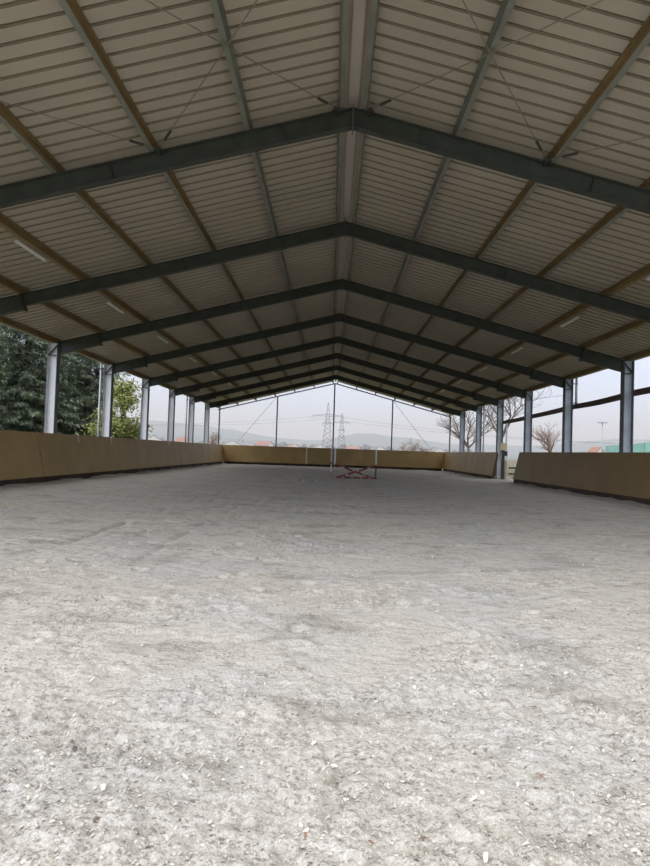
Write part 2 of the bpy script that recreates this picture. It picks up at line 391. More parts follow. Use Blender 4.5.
# ------------------------------------------------------------------ purlins
PX = [0.20, 1.98, 3.80, 5.65, 7.50, 9.25, 10.93]
COLN = ['grey', 'grey', 'olive brown', 'olive brown', 'brown', 'brown', 'brown']
for sd, side in ((-1, 'left'), (1, 'right')):
    for i, x in enumerate(PX):
        mb = MB()
        t = Vector((sd*math.cos(SA), 0, -math.sin(SA))); nrm = Vector((sd*math.sin(SA), 0, math.cos(SA)))
        o0 = Vector((sd*x, Y0 + 0.1, zt(x) + 0.004)); L = Vector((0, Y1 - Y0 - 0.2, 0))
        hh = PUR*math.cos(SA) - 0.006; tk = 0.008
        if i == 0:                                   # ridge channels face each other
            prof = [(-0.04,0),(0.05,0),(0.05,hh),(-0.04,hh),(-0.04,hh-tk),(0.05-tk,hh-tk),(0.05-tk,tk),(-0.04,tk)]
        else:                                        # Z section: lower flange outward, upper flange inward
            prof = [(-0.004,0),(0.085,0),(0.085,0.022),(0.085-tk,0.022),(0.085-tk,tk),(0.004,tk),(0.004,hh),(-0.075,hh),(-0.075,hh-0.02),(-0.075+tk,hh-0.02),(-0.075+tk,hh-tk),(-0.004,hh-tk)]
        brown = i >= 2
        fm = None
        if brown: fm = [1 if i >= 4 else 0, 0, 0, 0, 0, 1, 1, 1, 1, 1, 1, 1]
        mb.prism([o0 + t*a + nrm*b for a, b in prof], L, 0, fm)
        o = mb.build('purlin', [M['purlin'], M['olive']])
        if i == 0: lb = 'grey ridge purlin running just %s of the ridge line' % side
        elif i == 6: lb = 'brown eave purlin along the %s roof edge above the columns' % side
        else: lb = '%s steel roof purlin, %s one down the %s slope from the ridge' % (COLN[i], ORD[i+1], side)
        tag(o, lb, 'purlin', 'roof purlins')

# ------------------------------------------------------------------ brace rods in the first bay
def rod(p, q, label, group='roof brace rods', r=0.010, turn=True):
    p = Vector(p); q = Vector(q)
    e = empty('brace_rod', p, label, 'brace rod', group)
    mb = MB(); mb.tube((0,0,0), q - p, r, n=6); mb.build('rod', M['rod'], e)
    if turn:
        d = (q - p).normalized(); mb = MB()
        mb.tube(d*0.35, d*0.65, 0.026, n=8); mb.build('turnbuckle', M['steel'], e); mb = MB(); mb.tube(d*0.0, d*0.1, 0.03, n=8); mb.build('rod_end', M['steel'], e)
    return e
ya, yb = YG(2) - 0.17, 6.9
zz = lambda x: zt(x) - 0.04
for sd, side in ((-1, 'left'), (1, 'right')):
    rod((sd*0.30, ya, zz(0.30)), (sd*3.68, yb, zz(3.68)), 'thin brace rod from the ridge down the %s slope towards the camera' % side)
    rod((sd*3.68, ya, zz(3.68)), (sd*0.30, yb, zz(0.30)), 'thin brace rod from the third %s purlin at the nearest frame, up towards the ridge' % side)
    rod((sd*3.68, ya, zz(3.68)), (sd*7.38, yb, zz(7.38)), 'thin brace rod from the third %s purlin at the nearest frame, outward to the eaves' % side)

# ------------------------------------------------------------------ lamps
def make_lamp():
    e = empty('fluorescent_lamp', (0,0,0), '', 'lamp')
    mb = MB(); mb.box((-0.05, -0.75, -0.035), (0.05, 0.75, 0.0)); mb.build('housing', M['lampbody'], e)
    mb = MB(); pts = [(0.05*math.cos(math.pi*k/8), -0.76, -0.035 - 0.05*math.sin(math.pi*k/8)) for k in range(9)]
    mb.prism(pts, (0, 1.52, 0)); mb.build('diffuser', M['lamp'], e)
    mb = MB()
    for y in (-0.5, 0.5): mb.box((-0.03, y-0.02, 0.0), (0.03, y+0.02, 0.03))
    mb.build('mounting_clip', M['steel'], e)
    return e
lp = make_lamp(); first = True
for sd, side in ((-1, 'left'), (1, 'right')):
    for n in range(2, 9):
        l = lp if first else copy_tree(lp); first = False
        x = sd*7.66
        l.location = (x, YG(n) + 3.15, zt(7.66) + 0.01); l.rotation_euler.y = sd*SA
        l['label'] = ('unlit white tube lamp on the %s roof slope in the bay nearest the camera' % side) if n == 2 else 'unlit white tube lamp on the %s roof slope, %s bay back from the camera' % (side, ORD[n-1])
        l['group'] = 'tube lamps under the roof'

# ------------------------------------------------------------------ kickboards
ZK0, ZK1, TK = 0.21, 1.72, 0.045
def kick_side(sd, y0, y1, seams, label, clips=(), bm='board'):
    e = empty('kickboard', (sd*10.0, y0, 0), label, 'kickboard', 'kickboards around the riding arena')
    ed = [y0] + [s for s in seams if y0 + 0.5 < s < y1 - 0.5] + [y1]
    for a, b in zip(ed, ed[1:]):
        mb = MB(); ga = 0.03 if abs(a-21.6) < .1 else 0.006; gb = 0.03 if abs(b-21.6) < .1 else 0.006; a -= y0; b -= y0
        mb.prism([(0, a+ga, ZK0), (sd*0.33, a+ga, ZK1), (sd*(0.33+TK), a+ga, ZK1), (sd*TK, a+ga, ZK0)], (0, b-a-ga-gb, 0))
        if b + y0 > 57.8:
            for q in (4, 7): mb.v[q] = (mb.v[q][0], mb.v[q][1] + 0.05, mb.v[q][2])
            for q in (5, 6): mb.v[q] = (mb.v[q][0], mb.v[q][1] + 0.39, mb.v[q][2])
        mb.build('panel', M[bm], e)
        if b < y1 - y0 - 0.1:
            mb = MB(); mb.prism([(sd*(TK+0.003), b-0.06, ZK0+0.02), (sd*(0.33+TK+0.003), b-0.06, ZK1-0.02), (sd*(0.33+TK+0.03), b-0.06, ZK1-0.02), (sd*(TK+0.03), b-0.06, ZK0+0.02)], (0, 0.12, 0)); mb.build('seam_light_stop', M['base'], e)  # added dark strip behind the seam, keeps daylight from showing through
    mb = MB(); mb.prism([(sd*0.03, 0, -0.06), (sd*0.055, 0, ZK0-0.004), (sd*0.10, 0, ZK0-0.004), (sd*0.08, 0, -0.06)], (0, y1-y0, 0))
    mb.build('base_board', M['base'], e)
    n = max(2, int((y1-y0)/2.5))
    for k in range(n+1):
        mb = MB()
        y = 0.06 + (y1-y0-0.12)*k/n
        mb.prism([(sd*(TK+0.002), y-0.04, ZK0), (sd*(0.33+TK+0.002), y-0.04, ZK1-0.03), (sd*(0.33+TK+0.10), y-0.04, ZK1-0.03), (sd*(0.24), y-0.04, -0.05), (sd*0.10, y-0.04, -0.05)], (0, 0.08, 0))
        mb.build('support_stud', M['edge'], e)
    for y in clips:
        mb = MB(); x = sd*0.33
        mb.box((x-0.02, y-y0-0.035, ZK1-0.02), (x+0.06, y-y0+0.035, ZK1+0.012))
        mb.prism([(x-sd*0.004, y-y0-0.03, ZK1), (x-sd*0.012, y-y0-0.03, ZK1), (x-sd*0.07, y-y0-0.03, ZK1-0.28), (x-sd*0.06, y-y0-0.03, ZK1-0.28)], (0, 0.06, 0))
        mb.build('hook', M['white'], e)
    return e
kick_side(-1, 7.5, 57.9, [11.6, 16.6, 21.6, 26.5, 31.5, 36.5, 41.5, 46.5, 51.5], 'long brown plywood kickboard leaning outward along the left side of the arena', (25.1, 28.9, 39.2))
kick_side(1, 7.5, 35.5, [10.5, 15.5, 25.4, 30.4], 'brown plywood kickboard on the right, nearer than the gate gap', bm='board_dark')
kick_side(1, 40.4, 57.9, [44.5, 49.5, 54], 'brown plywood kickboard on the right, beyond the gate gap')
e = empty('kickboard', (0, 58.0, 0), 'brown plywood kickboard across the far short end of the arena', 'kickboard', 'kickboards around the riding arena')
ex = [-10.40, -7.6, -5.1, -2.45, -0.1, 2.6, 5.4, 8.0, 10.40]
for a, b in zip(ex, ex[1:]):
    mb = MB(); mb.prism([(a+.004, 0, ZK0), (b-.004, 0, ZK0), (b-.004, TK, ZK0), (a+.004, TK, ZK0)], (0, 0.33, ZK1-ZK0)); mb.build('panel', M['board'], e)
mb = MB(); mb.prism([(-10.02, 0.06, -0.05), (10.02, 0.06, -0.05), (10.02, 0.10, -0.05), (-10.02, 0.10, -0.05)], (0, 0.03, ZK0+0.12)); mb.build('base_board', M['base'], e)
o = None
mb = MB(); mb.prism([(-2.53, -0.03, ZK0), (-2.38, -0.03, ZK0), (-2.38, -0.003, ZK0), (-2.53, -0.003, ZK0)], (0, 0.33, ZK1-ZK0)); mb.build('batten', M['board_pale'], e)['label'] = 'pale yellow batten'
mb = MB(); mb.prism([(-0.2, -0.04, ZK0), (0.0, -0.04, ZK0), (0.0, -0.003, ZK0), (-0.2, -0.003, ZK0)], (0, 0.33, ZK1-ZK0)); mb.build('batten', M['gable'], e)['label'] = 'dark batten'
for k in range(9):
    x = -9.9 + 19.8*k/8; mb = MB()
    mb.prism([(x-0.04, TK+0.002, ZK0), (x-0.04, 0.33+TK+0.002, ZK1-0.03), (x-0.04, 0.33+TK+0.1, ZK1-0.03), (x-0.04, 0.3, -0.1), (x-0.04, 0.14, -0.1)], (0.08, 0, 0))
    mb.build('support_stud', M['edge'], e)

# ------------------------------------------------------------------ open gable wall at the far end
YGB = 60.0
g = empty('gable_frame', (0, YGB, 0), 'thin dark steel gable frame with posts closing the far end of the hall', 'gable frame')
for sd in (-1, 1):
    mb = MB(); mb.prism([(0, -0.04, zt(0)-0.16), (sd*11.1, -0.04, zt(11.1)-0.16), (sd*11.1, -0.04, zt(11.1)-0.06), (0, -0.04, zt(0)-0.06)], (0, 0.08, 0)); mb.build('top_rail', M['gable'], g)
    mb = MB()
    for x in PX: mb.box((sd*x-0.03, -0.03, zt(x)-0.09), (sd*x+0.03, 0.03, zt(x)+0.004))
    mb.build('purlin_cleat', M['gable'], g)
for x in (-10.93, -5.45, -0.05, 5.5, 11.0):
    mb = MB(); w = 0.13 if abs(x) < 1 else 0.11
    ibeam(mb, (x, 0, -0.12), (x, 0, zt(x)-0.15), (1, 0, 0), w, 0.12, 0.012, 0.01); mb.build('post', M['gable'], g)
for sd, side in ((-1, 'left'), (1, 'right')):
    rod((sd*5.55, YGB-0.08, zt(5.5)-0.2), (sd*10.75, YGB-0.08, 0.03), 'thin diagonal brace wire in the %s corner of the far gable' % side, 'gable brace wires', 0.016, False)

# ------------------------------------------------------------------ downpipes and side rails
for sd, side in ((-1, 'left'), (1, 'right')):
    for y, w in ((30.15, 'nearer'), (48.2, 'farther')):
        e = empty('downpipe', (sd*11.32, y - 0.15, 0), '%s grey zinc downpipe outside the %s row of columns' % (w, side), 'downpipe', 'downpipes')
        z1 = zr(11.3) - 0.04; z0 = 3.86 if (sd > 0 and y < 40) else -0.12
        mb = MB(); mb.tube((0, 0, z0), (0, 0, z1), 0.055, n=12); mb.build('pipe', M['pipe'], e, True)
        mb = MB()
        for z in (z0+0.2, z1-0.3): mb.tube((0, 0, z), (0, 0, z+0.04), 0.066, n=12); mb.box((-0.02 - (0.2 if sd > 0 else 0), -0.02, z), (0.02 + (0.2 if sd < 0 else 0), 0.02, z+0.04))
        mb.build('pipe_bracket', M['steel'], e)
RZ = {2: 4.12, 3: 4.06, 4: 3.99, 5: 3.90, 6: 3.79, 7: 3.72}
for n in range(3, 7):
    a, b = Vector((11.185, YG(n)-0.02, RZ[n])), Vector((11.185, YG(n+1)-0.02, RZ[n+1]))
    mb = MB(); K = 8
    sag = 0.05 if n == 4 else 0.02
    for k in range(K):
        p = a.lerp(b, k/K) - Vector((0,0,sag*4*(k/K)*(1-k/K))); q = a.lerp(b, (k+1)/K) - Vector((0,0,sag*4*((k+1)/K)*(1-(k+1)/K)))
        mb.prism([p+Vector((-.06,0,-.11)), p+Vector((.06,0,-.11)), p+Vector((.06,0,.11)), p+Vector((-.06,0,.11))], q-p)
    o = mb.build('side_rail', M['timber'])
    tag(o, {3: 'dark brown side rail cut by the right edge of the picture', 4: 'dark brown sagging side rail between the two nearest visible right columns',
            5: 'dark brown side rail between the second and third right columns', 6: 'dark brown side rail above the gate gap'}[n], 'rail', 'timber rails outside the right columns')

# ------------------------------------------------------------------ cross-pole jump
def standard(x, y, h, label, low):
    e = empty('jump_standard', (x, y, 0), label, 'jump stand', 'stands of the cross-pole jump')
    mb = MB(); mb.box((-0.035, -0.035, h*0.45), (0.035, 0.035, h)); mb.build('upright', M['white'], e)
    mb = MB(); mb.box((-0.035, -0.035, 0.02), (0.035, 0.035, h*0.45)); o = mb.build('lower_upright', M[low], e)
    o['label'] = 'dark lower half of upright' if low == 'dark' else 'grey lower half of upright'
    mb = MB(); mb.box((-0.03, -0.32, -0.01), (0.03, 0.32, 0.05)); mb.box((-0.25, -0.03, -0.01), (0.25, 0.03, 0.05)); mb.build('foot', M['wood'], e)
    mb = MB(); mb.box((-0.07, -0.10, 0.60), (0.07, -0.045, 0.68)); mb.build('cup', M['dark'], e)
standard(0.02, 33.9, 1.62, 'front left jump stand holding the crossed red poles', 'wood')
standard(2.24, 34.2, 1.70, 'front right white jump stand with dark lower half', 'dark')
standard(-0.16, 43.0, 1.62, 'single white jump stand farther back, left of the crossed poles', 'white')
def pole(p, q, label, n=7):
    p = Vector(p); q = Vector(q); e = empty('jump_pole', p, label, 'jump pole', 'red and white jump poles'); d = q - p
    for k in range(n):
        mb = MB(); w_ = 0.25/n; mb.tube(d*(max(0, k/n - (w_ if k % 2 == 0 else -w_))), d*(min(1, (k+1)/n + (w_ if k % 2 == 0 else -w_))), 0.05, n=10); mb.build('red_band' if k % 2 == 0 else 'pale_band', M['red' if k % 2 == 0 else 'wood'], e, False)
pole((0.22, 33.74, 0.06), (2.26, 34.03, 0.73), 'crossed red jump pole rising to the right')
pole((2.02, 33.92, 0.06), (0.02, 33.78, 0.75), 'crossed red jump pole rising to the left')
pole((0.10, 33.55, 0.06), (2.25, 33.75, 0.06), 'red and white jump pole lying on the sand', 9)

# ------------------------------------------------------------------ gate gap on the right
e = empty('gate_post', (10.62, 39.95, 0), 'dark gate post at the end of the far right kickboard', 'post')
mb = MB(); mb.box((-0.08, -0.08, -0.05), (0.09, 0.08, 1.85)); mb.box((-0.14, -0.10, 1.50), (0.26, 0.08, 1.80)); mb.build('post_shaft', M['dark'], e)
mb = MB(); mb.box((0.14, -0.06, -0.05), (0.24, 0.06, 1.2)); mb.build('side_batten', M['wood'], e)
mb = MB(); mb.box((-0.22, -0.12, 1.85), (0.20, 0.10, 2.28)); mb.box((-0.22, -0.14, 2.26), (0.22, 0.12, 2.3))
o = mb.build('box', M['cream']); o.location = (10.62, 39.95, 0); tag(o, 'cream box on top of the dark gate post', 'box')
mb = MB(); mb.tube((10.28, 39.3, 0.02), (10.50, 39.80, 1.72), 0.028, 0.022, 8)
o = mb.build('broomstick', M['wood']); tag(o, 'thin wooden stick leaning against the dark gate post', 'stick')
mb = MB(); mb.box((10.35, 40.15, -0.1), (11.25, 40.8, 0.15)); o = mb.build('concrete_block', M['concrete']); tag(o, 'pale low block on the ground in the gate gap', 'block')
mb = MB(); mb.box((11.05, 40.9, 0.0), (11.14, 40.99, 3.63)); o = mb.build('gate_pole', M['white']); tag(o, 'tall thin white pole under the side rail in the gate gap', 'pole')
e = empty('field_gate', (12.5, 45.0, -0.14), 'dark metal barrier rails seen through the gate gap', 'gate')
mb = MB()
[mb.tube((x,0,0), (x,0,1.12), 0.04) for x in (0, 0.35, 0.7, 1.6, 2.6)]; mb.build('gate_upright', M['white'], e)
for z in (0.40, 0.82):
    mb = MB(); mb.tube((-0.1,-0.05,z), (2.7,-0.05,z), 0.06); mb.build('gate_rail', M['dark'], e)

# ------------------------------------------------------------------ outside: ground, hills, haze, sky
def grid_mesh(name, fn, nx, ny, m):
    vs = [fn(i/(nx-1), j/(ny-1)) for j in range(ny) for i in range(nx)]
    fs = [(j*nx+i, j*nx+i+1, (j+1)*nx+i+1, (j+1)*nx+i) for j in range(ny-1) for i in range(nx-1)]
    mb = MB(); mb.add(vs, fs); return mb.build(name, m, None, True)
o = grid_mesh('ground', lambda u, v: (-2200 + 4400*u, -150 + 2950*v, -0.14), 12, 12, M['grass']); tag(o, kind='structure')
def n1(x, seed):
    return float(vnoise(np.array([x]), np.array([seed*3.7]), 1.0, seed)[0])
def hill(name, y, prof, depth):
    """prof: (px, py of the skyline) pairs"""
    pts = [at(px, py, y) for px, py in prof]
    def fn(u, v):
        k = u*(len(pts)-1); i = min(int(k), len(pts)-2); t = k - i; t = t*t*(3-2*t)
        x = pts[0].x + (pts[-1].x - pts[0].x)*u
        for a, b in zip(pts, pts[1:]):
            if a.x <= x <= b.x + 1e-6:
                t = (x - a.x)/(b.x - a.x); t = t*t*(3-2*t); h = a.z + (b.z - a.z)*t; break
        h += 5*(n1(u*60, 31) - .5) + 2*(n1(u*200, 32) - .5)
        return (x, y - depth*(1-v), -1 + (h+1)*math.sin(v*math.pi/2))
    o = grid_mesh(name, fn, 140, 12, M['hill']); tag(o, kind='structure'); return o
hill('hills', 2350, [(-900,440),(-300,425),(60,426),(150,421),(190,424),(232,430),(270,437),(300,440),(325,440),(345,436),(365,432),(385,437),(410,438),(440,443),(480,444),(520,446),(560,444),(590,441),(620,439),(680,440),(900,448),(1500,470)], 500)
hill('hills', 1700, [(-900,452),(-200,441),(100,437),(200,436),(250,440),(300,446),(340,447),(400,447),(450,450),(520,455),(560,453),(600,449),(660,447),(900,460),(1500,480)], 350)

def haze():
    mb = MB(); mb.box((-2100, 95, -0.1), (2100, 2700, 130))
    m = bpy.data.materials.new('haze'); m.use_nodes = True; nt = m.node_tree
    for n in list(nt.nodes):
        if n.type != 'OUTPUT_MATERIAL': nt.nodes.remove(n)
    s = nt.nodes.new('ShaderNodeVolumeScatter'); s.inputs['Color'].default_value = (0.74, 0.87, 1.0, 1); s.inputs['Density'].default_value = 0.0009; s.inputs['Anisotropy'].default_value = 0.0
    nt.links.new(s.outputs[0], [n for n in nt.nodes if n.type == 'OUTPUT_MATERIAL'][0].inputs['Volume'])
    o = mb.build('haze', m); tag(o, 'pale haze over the valley beyond the hall', 'haze', kind='stuff')
haze()

# ------------------------------------------------------------------ trees
def spruce(loc, H, R, seed, label, lean=0.0):
    r = random.Random(seed)
    e = empty('spruce', loc, label, 'tree', 'evergreens left of the hall')
    mb = MB(); mb.tube((0,0,-0.1), (0.1,0,H*0.55), 0.32, 0.2, 9); mb.tube((0.1,0,H*0.55), (0,0,H), 0.2, 0.02, 9); mb.build('trunk', M['bark'], e, True)
    V = []; Fc = []
    def spray(p, d, l, w):
        d = d.normalized(); sd = d.cross(Vector((0,0,1)))
        if sd.length < 1e-3: sd = Vector((1,0,0))
        sd.normalize(); b = len(V)
        nrm = sd.cross(d)*(-0.06*l)
        V.extend([p - sd*w*0.3, p + d*l*0.5 - sd*w*0.5 + nrm, p + d*l, p + d*l*0.5 + sd*w*0.5 + nrm, p + sd*w*0.3])
        Fc.append((b, b+1, b+2, b+3, b+4))
    z = 0.4
    while z < H:
        f = 1 - z/H; rad = R*(f**0.75)*(0.75 + 0.4*r.random()) + 0.3
        nb = 5 + int(7*f)
        for k in range(nb):
            a = r.random()*6.283; el = 0.25*(z/H) - 0.12 + r.uniform(-.15, .15); ln = rad*r.uniform(.6, 1.1)
            dirv = Vector((math.cos(a), math.sin(a), el)); side = Vector((-math.sin(a), math.cos(a), 0))
            m_ = max(4, int(ln/0.28))
            for i in range(m_):
                t = (i + r.random())/m_
                if t < 0.15: continue
                p = Vector((0,0,z)) + dirv*ln*t + Vector((0,0,-0.30*ln*t*t*0.5 + 0.10*ln*max(0, t-.7)))
                for s_ in (-1, 1):
                    for q in range(9):
                        d = dirv*r.uniform(.3, 1) + side*s_*r.uniform(.3, 1.1) + Vector((0,0,r.uniform(-.75, .15)))
                        spray(p + side*s_*r.uniform(0, .25)*ln*(1.1-t) + Vector((r.uniform(-.12,.12), r.uniform(-.12,.12), r.uniform(-.14,.08))), d, r.uniform(.16, .42), r.uniform(.03, .085))
        z += r.uniform(0.12, 0.22)
    me = MB(); me.v = [tuple(v) for v in V]; me.f = Fc; me.mi = [0]*len(Fc)
    me.build('crown', M['needle'], e)
    return e
def gz(p): return Vector((p.x, p.y, -0.14))
spruce(gz(at(-75, 450, 36)), 14, 4.6, 1, 'dark spruce at the left picture edge, nearest of the evergreens')
spruce(gz(at(22, 450, 42)), 15, 4.6, 2, 'dark spruce left of the nearest visible left column')
spruce(gz(at(84, 450, 47)), 14, 4.0, 3, 'dark spruce between the two nearest visible left columns')
spruce(gz(at(-15, 450, 52)), 17, 5.0, 4, 'tall spruce behind the others at the far left')
spruce(gz(at(58, 450, 56)), 16, 5.0, 5, 'tall spruce behind the others, seen past the nearest visible left column')

def bare_tree(loc, H, seed, label, m, spread=1.0, depth=6, group='bare winter trees', r0=None, name='bare_tree', lean=(0,0)):
    r = random.Random(seed); e = empty(name, loc, label, 'tree', group)
    trunk = MB(); tw = MB()
    def grow(p, d, l, rad, lev):
        mb = trunk if lev < 2 else tw
        K = 3; q = p
        for k in range(K):
            d2 = (d + Vector((r.uniform(-.16,.16), r.uniform(-.16,.16), r.uniform(-.08,.12)))).normalized()
            n = q + d2*l/K; ra = rad*(1-0.3*k/K); rb = rad*(1-0.3*(k+1)/K)
            mb.tube(q, n, ra, rb, 7 if lev < 2 else (5 if lev < 4 else 3), caps=False); q = n; d = d2
            if lev >= 1 and lev < depth and k < K-1 and r.random() < .75:
                side = Vector((r.uniform(-1,1), r.uniform(-1,1), r.uniform(-.2,.8))).normalized()
                grow(q, (d*0.6 + side*0.75*spread).normalized(), l*r.uniform(.5,.7), rb*0.5, lev+1)
        if lev < depth:
            for k in range(2 if lev else 4):
                a = r.random()*6.283
                side = Vector((math.cos(a), math.sin(a), r.uniform(-.1,.4)))
                grow(q, (d*0.8 + side*r.uniform(.35,.8)*spread).normalized(), l*r.uniform(.66,.86), rad*0.66, lev+1)
    d0 = Vector((lean[0], lean[1], 1)).normalized()
    grow(Vector((0,0,-0.1)), d0, H*0.24, r0 or H*0.018, 0)
    trunk.build('trunk', m, e, True); tw.build('branches', m, e)
    return e
bare_tree(gz(at(495, 455, 66)), 15, 5, 'large bare tree behind the gate gap on the right', M['barebark'], 1.05, 6, lean=(0.15, 0), r0=0.19)
bare_tree(gz(at(552, 455, 78)), 7.5, 8, 'bare tree with reddish twigs right of the third right column', M['twig'], 1.0, 6)
bare_tree(gz(at(470, 455, 92)), 12, 12, 'fine bare tree behind the last right columns', M['barebark'], 0.9, 6)
bare_tree(gz(at(408, 455, 120)), 6.0, 15, 'reddish bare tree beyond the far gable, right of the right gable post', M['twig'], 1.25, 6)
bare_tree(gz(at(423, 455, 122)), 4.6, 19, 'smaller reddish bush of a tree beyond the far gable near its right corner', M['twig'], 1.3, 6)
bare_tree(gz(at(213, 455, 90)), 5.5, 23, 'thin bare tree behind the far left corner of the hall', M['twig'], 0.8, 5)

def leafy(loc, H, R, seed, label):
    r = random.Random(seed); e = empty('leafy_tree', loc, label, 'tree')
    mb = MB(); mb.tube((0,0,-.1), (0,0,H*.5), .12, .08, 8)
    V = []; Fc = []
    for k in range(34):
        a = r.random()*6.283; z = H*r.uniform(.25, .95); q = R*r.uniform(.3, 1)*math.sin(math.pi*min(.95, z/H*0.9+.1))
        c = Vector((q*math.cos(a), q*math.sin(a), z)); mb.tube((0,0,z*.55), c, .035, .012, 5)
        for i in range(130):
            p = c + Vector((r.gauss(0,.42), r.gauss(0,.42), r.gauss(0,.26))); u = Vector((r.uniform(-1,1), r.uniform(-1,1), r.uniform(-.6,.6))).normalized(); w = u.orthogonal().normalized()
            l = r.uniform(.07, .14); b = len(V)
            V.extend([p-u*l, p+w*l*.5, p+u*l, p-w*l*.5]); Fc.append((b, b+1, b+2, b+3))
    mb.build('trunk', M['bark'], e); m2 = MB(); m2.v = [tuple(v) for v in V]; m2.f = Fc; m2.mi = [0]*len(Fc); m2.build('crown', M['leaf'], e)
leafy(gz(at(122, 450, 40)), 5.6, 1.7, 41, 'yellow-green leafy tree behind the second visible left column')

# ------------------------------------------------------------------ pylons and wires
def pylon(px, top, d, label, arms, half):
    p = at(px, 450, d); H = at(px, top, d).z
    e = empty('pylon', (p.x, p.y, -0.14), label, 'pylon', 'lattice power pylons'); t = 0.00042*d
    mb = MB(); hw = lambda z: 2.6*(1 - z/H)**0.9 + 0.15 if z < H*.98 else 0.1
    zs = [H*k/11 for k in range(12)]
    for a, b in zip(zs, zs[1:]):
        for (sx, sy) in ((1,1),(1,-1),(-1,1),(-1,-1)):
            mb.tube((sx*hw(a), sy*hw(a), a), (sx*hw(b), sy*hw(b), b), t, n=4)
        for s_ in (-1, 1):
            mb.tube((-hw(a), s_*hw(a), a), (hw(b), s_*hw(b), b), t*.55, n=3); mb.tube((hw(a), s_*hw(a), a), (-hw(b), s_*hw(b), b), t*.55, n=3)
            mb.tube((s_*hw(a), -hw(a), a), (s_*hw(b), hw(b), b), t*.55, n=3)
    mb.build('mast', M['pylon'], e)
    for z, w in arms:
        z *= H; mb = MB()
        for s_ in (-1, 1):
            tip = Vector((s_*w, 0, z + 0.3))
            for sy in (-1, 1):
                mb.tube((0, sy*hw(z), z), tip, t*.8, n=4); mb.tube((0, sy*hw(z), z + 0.045*H), tip, t*.6, n=4)
            for k in (1, 2, 3): mb.tube(tip*(k/4) + Vector((0,0,z*(1-k/4))), tip*(k/4) + Vector((0,0,(z+0.045*H*(1-k/4))*1.0 - z*k/4 + z*0*k)) , t*.5, n=3)
            mb.tube(tip, tip - Vector((0,0,1.6)), t*.8, n=4)
        mb.build('crossarm', M['pylon'], e)
    return e, p, H
A1 = [(0.74, 8.2), (0.60, 2.6)]
e1, p1, H1 = pylon(326.8, 402.5, 330, 'taller lattice power pylon left of the middle gable post', A1, 8)
e2, p2, H2 = pylon(341, 413, 420, 'smaller lattice power pylon right of the middle gable post', [(0.76, 5.5), (0.58, 2.4), (0.42, 2.0)], 6)
def wire(p, q, sag, label):
    mb = MB(); K = 14; pts = [Vector(p).lerp(Vector(q), k/K) - Vector((0,0,sag*4*(k/K)*(1-k/K))) for k in range(K+1)]
    for a, b in zip(pts, pts[1:]): mb.tube(a, b, 0.06, n=3, caps=False)
    o = mb.build('power_line', M['pylon']); tag(o, label, 'power line', 'power lines')
for (xa, h), nm in zip(((-8.2, 0.72), (8.2, 0.72)), ('left', 'right')):
    z = H1*h
    wire((p1.x+xa, p1.y, z), (p1.x+xa-230, p1.y+40, z-2), 6, 'power line running left from the %s arm tip of the taller pylon' % nm)
    wire((p1.x+xa, p1.y, z), (p1.x+xa+240, p1.y-30, z-6), 6, 'power line running right from the %s arm tip of the taller pylon' % nm)

# ------------------------------------------------------------------ houses, woods, lamp post, screen
def house(px, d, w, l, h, rh, roof, label, rz=0.3):
    p = at(px, 450, d)
    e = empty('house', (p.x, p.y, -0.14), label, 'house', 'houses in the valley', rz)
    if d > 350: h *= 0.8; rh *= 0.8
    mb = MB(); mb.box((-w/2, -l/2, 0), (w/2, l/2, h)); mb.prism([(-w/2, -l/2, h), (w/2, -l/2, h), (0, -l/2, h+rh)], (0, l, 0)); mb.build('walls', M['house'], e)
    for s_ in (-1, 1):
        mb = MB(); mb.prism([(0, -l/2-.3, h+rh+.05), (s_*(w/2+.4), -l/2-.3, h-.25), (s_*(w/2+.4), -l/2-.3, h+.0), (0, -l/2-.3, h+rh+.3)], (0, l+.6, 0)); mb.build('roof_slope', M[roof], e)
    mb = MB()
    for k in range(3):
        mb.box((-w/2+w*(k+.7)/4, -l/2-.03, h*.45), (-w/2+w*(k+.7)/4+1, -l/2+.02, h*.8))
    mb.build('windows', M['dark'], e); e.children[-1].name = 'window_row'
for a in [(153, 420, 12, 10, 6.5, 4, 'slate', 'pale house seen between the third and fourth left columns', .2),
          (184, 470, 13, 10, 7, 4, 'tile', 'red roofed house seen between the fourth and fifth left columns', 1.2),
          (231, 520, 14, 11, 6.2, 3.6, 'slate', 'white house beyond the gable, just right of its left corner post', .3),
          (246, 640, 16, 11, 7, 4, 'slate', 'grey roofed house between the left corner and the left gable post', 1.3),
          (264, 480, 17, 10, 6.0, 3.8, 'tile', 'red roofed house just left of the left gable post', 1.45),
          (293, 700, 14, 11, 6.5, 4, 'tile', 'small red roofed house right of the left gable post', .5),
          (319, 620, 13, 10, 6.5, 3.5, 'slate', 'white house below the taller pylon', .2),
          (353, 560, 16, 11, 5.5, 3.6, 'tile', 'red roofed house right of the middle gable post', 1.4),
          (378, 520, 12, 9, 5.8, 3.0, 'slate', 'white house above the right jump stand', .15),
          (437, 600, 14, 10, 6.5, 4, 'slate', 'pale house beyond the far right gable corner', .4),
          (596, 300, 4.5, 6, 5.2, 2.6, 'tile', 'small red roofed house beside the lamp post on the right', .3)]:
    house(*a)
